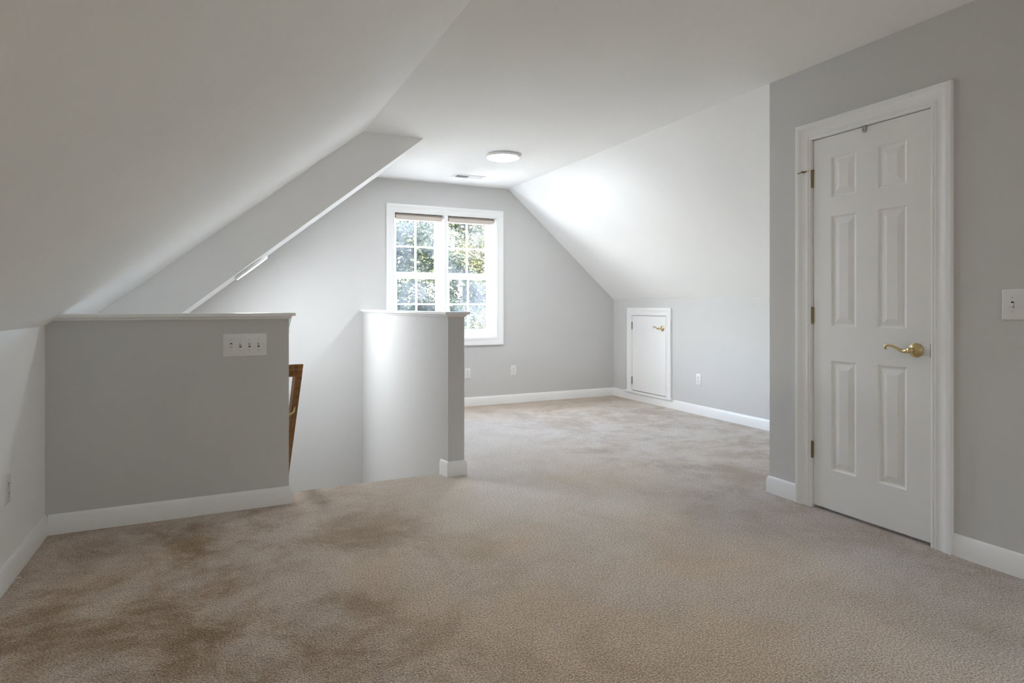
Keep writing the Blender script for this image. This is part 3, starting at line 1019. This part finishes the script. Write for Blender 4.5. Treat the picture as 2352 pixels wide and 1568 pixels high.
if FILL_BACK > 0:
    disc_light('ceiling_light', (1.95, -2.3, ZC), (0, 0, 0), M['fill_back'], 'unseen fill light added on the ceiling behind the camera, shaped as a flush disc')

# ceiling register
vt = tag(empty('ceiling_vent', (2.31, 5.875, ZC)), 'small white louvred air register in the ceiling near the window', 'air vent')
vw, vd = 0.330, 0.150
bm = B()
pts = [(-vw / 2, -vd / 2), (vw / 2, -vd / 2), (vw / 2, vd / 2), (-vw / 2, vd / 2)]
inn_ = 0.022
ringp = [(0.0, 0.0), (0.0, -0.004), (0.006, -0.008), (inn_, -0.008), (inn_, -0.001)]
prev = None
for ins, z in ringp:
    r_ = [bm.verts.new((math.copysign(abs(x) - ins, x), math.copysign(abs(y) - ins, y), z)) for x, y in pts]
    if prev:
        for k in range(4):
            bm.faces.new((prev[k], prev[(k + 1) % 4], r_[(k + 1) % 4], r_[k]))
    prev = r_
obj('frame', bm, M['fixture'], vt)
bm = B(); box(bm, -vw / 2 + 0.02, vw / 2 - 0.02, -vd / 2 + 0.02, vd / 2 - 0.02, -0.0012, -0.0002)
obj('duct_opening', bm, M['slot'], vt)
ns = 20
for k in range(ns):
    x = -vw / 2 + inn_ + 0.008 + (vw - 2 * inn_ - 0.016) * k / (ns - 1)
    s = 1 if k < ns / 2 else -1
    bm = B(); box(bm, -0.0008, 0.0008, -vd / 2 + inn_, vd / 2 - inn_, -0.0055, 0.0055)
    bmesh.ops.transform(bm, matrix=Matrix.Translation((x, 0, -0.0055)) @ Matrix.Rotation(s * 0.75, 4, 'Y'), verts=bm.verts)
    obj('slat', bm, M['fixture'], vt)

# tiny white chip lying at the left baseboard
bm = B()
box(bm, -0.004, 0.010, -0.006, 0.005, 0.0, 0.003, 0.001)
ch = tag(obj('paint_chip', bm, M['plate']), 'tiny white paint chip on the carpet at the baseboard', 'paint chip')
ch.location = (XL + 0.022, 3.13, 0.001)

# ------------------------------------------------------------------ outdoors
struct(obj('ground', box(B(), -40, 60, YW + 0.6, 90, -3.4, -3.2), M['bounce_ground']), 'unseen ground outside the window, made pale to bounce light in', 'ground')

def tree(x, y, h, crown, leafmat, seed, label, nleaf=7000, leaf=0.07, kind='tree', grp='trees outside the window', r0=0.16, slo=0.16):
    rnd = random.Random(seed)
    t_ = tag(empty(kind, (x, y, -3.2)), label, kind, grp)
    bm_ = B()
    lean = (rnd.uniform(-0.3, 0.3), rnd.uniform(-0.3, 0.3))
    tp = [(lean[0] * k / 6, lean[1] * k / 6, h * 0.85 * k / 6) for k in range(7)]
    tube(bm_, tp, [r0 * (1 - 0.13 * k) for k in range(7)], 9)
    tips = []
    for k in range(26):
        s = rnd.uniform(slo, 0.95)
        base = Vector((lean[0] * s, lean[1] * s, h * 0.85 * s))
        a = rnd.uniform(0, 2 * PI)
        L = crown * rnd.uniform(0.5, 0.95) * (1.05 - 0.5 * s)
        end = base + Vector((math.cos(a) * L, math.sin(a) * L, L * rnd.uniform(0.1, 0.6)))
        mid = (base + end) / 2 + Vector((rnd.uniform(-.15, .15), rnd.uniform(-.15, .15), rnd.uniform(0, .2)))
        tube(bm_, [base, mid, end], [0.045, 0.025, 0.008], 6)
        tips += [mid, (mid + end) / 2, end]
        for q in range(3):
            e2 = mid.lerp(end, rnd.random()) + Vector((rnd.uniform(-.6, .6), rnd.uniform(-.6, .6), rnd.uniform(-.2, .5)))
            tube(bm_, [mid.lerp(end, 0.3), e2], [0.014, 0.004], 5)
            tips.append(e2)
    obj('trunk', bm_, M['bark'], t_, 60)
    vs_, fs_ = [], []
    for k in range(nleaf):
        c = rnd.choice(tips) + Vector((rnd.gauss(0, 0.28), rnd.gauss(0, 0.28), rnd.gauss(0, 0.22)))
        d = Vector((rnd.gauss(0, 1), rnd.gauss(0, 1), rnd.gauss(0, 0.6))).normalized()
        n_ = d.cross(Vector((rnd.gauss(0, 1), rnd.gauss(0, 1), rnd.gauss(0, 1)))).normalized()
        s = leaf * rnd.uniform(0.6, 1.25)
        b0 = len(vs_)
        vs_ += [c, c + d * s * 0.5 + n_ * s * 0.28, c + d * s, c + d * s * 0.5 - n_ * s * 0.28]
        fs_.append((b0, b0 + 1, b0 + 2, b0 + 3))
    me = bpy.data.meshes.new('foliage')
    me.from_pydata(vs_, [], fs_)
    me.materials.append(leafmat)
    fo = bpy.data.objects.new('foliage', me)
    COL.objects.link(fo)
    fo.parent = t_
    fo['kind'] = 'stuff'
    return t_
T = [
    (3.5, 13.2, 7.2, 1.7, 'leafA', 'dense green tree seen through the window half beside the stairwell', 24000, 0.085),
    (7.3, 16.4, 8.0, 1.7, 'leafB', 'yellowing tree seen through the window half away from the stairwell', 16000, 0.08),
    (0.5, 18.2, 9.0, 2.2, 'leafA', 'tall green tree behind the dense green tree', 22000, 0.11),
    (4.9, 20.0, 9.0, 2.3, 'leafC', 'grey-green tree farther back between the others', 24000, 0.11),
    (8.9, 23.6, 11.0, 2.9, 'leafA', 'tall dark green tree at the back of the yard', 22000, 0.15),
    (2.6, 26.4, 11.0, 2.9, 'leafA', 'broad dark green tree at the far edge of the yard', 22000, 0.15),
    (12.0, 27.0, 11.5, 3.0, 'leafA', 'dark tree behind the yellowing tree at the far edge of the yard', 26000, 0.17),
    (6.4, 32.5, 13.0, 3.2, 'leafC', 'big grey-green tree in the far distance behind the yard', 20000, 0.2),
]
for k, (x, y, h, cr_, lm, lab, nl, ls) in enumerate(T):
    tree(x, y, h, cr_, M[lm], k + 1, lab, int(nl * 1.8), ls * 1.1)
S = [
    (0.9, 9.2, 'leafA', 'low green shrub at the end of the row outside, beyond the stairwell'),
    (4.05, 9.0, 'leafC', 'low grey-green shrub in the middle of the row outside the window'),
    (7.5, 9.2, 'leafB', 'low yellow-green shrub at the end of the row outside, beyond the knee wall'),
]
for k, (x, y, lm, lab) in enumerate(S):
    tree(x, y, 4.1, 0.75, M[lm], 40 + k, lab, 30000, 0.085, 'shrub', 'shrubs outside the window', 0.045, 0.12)
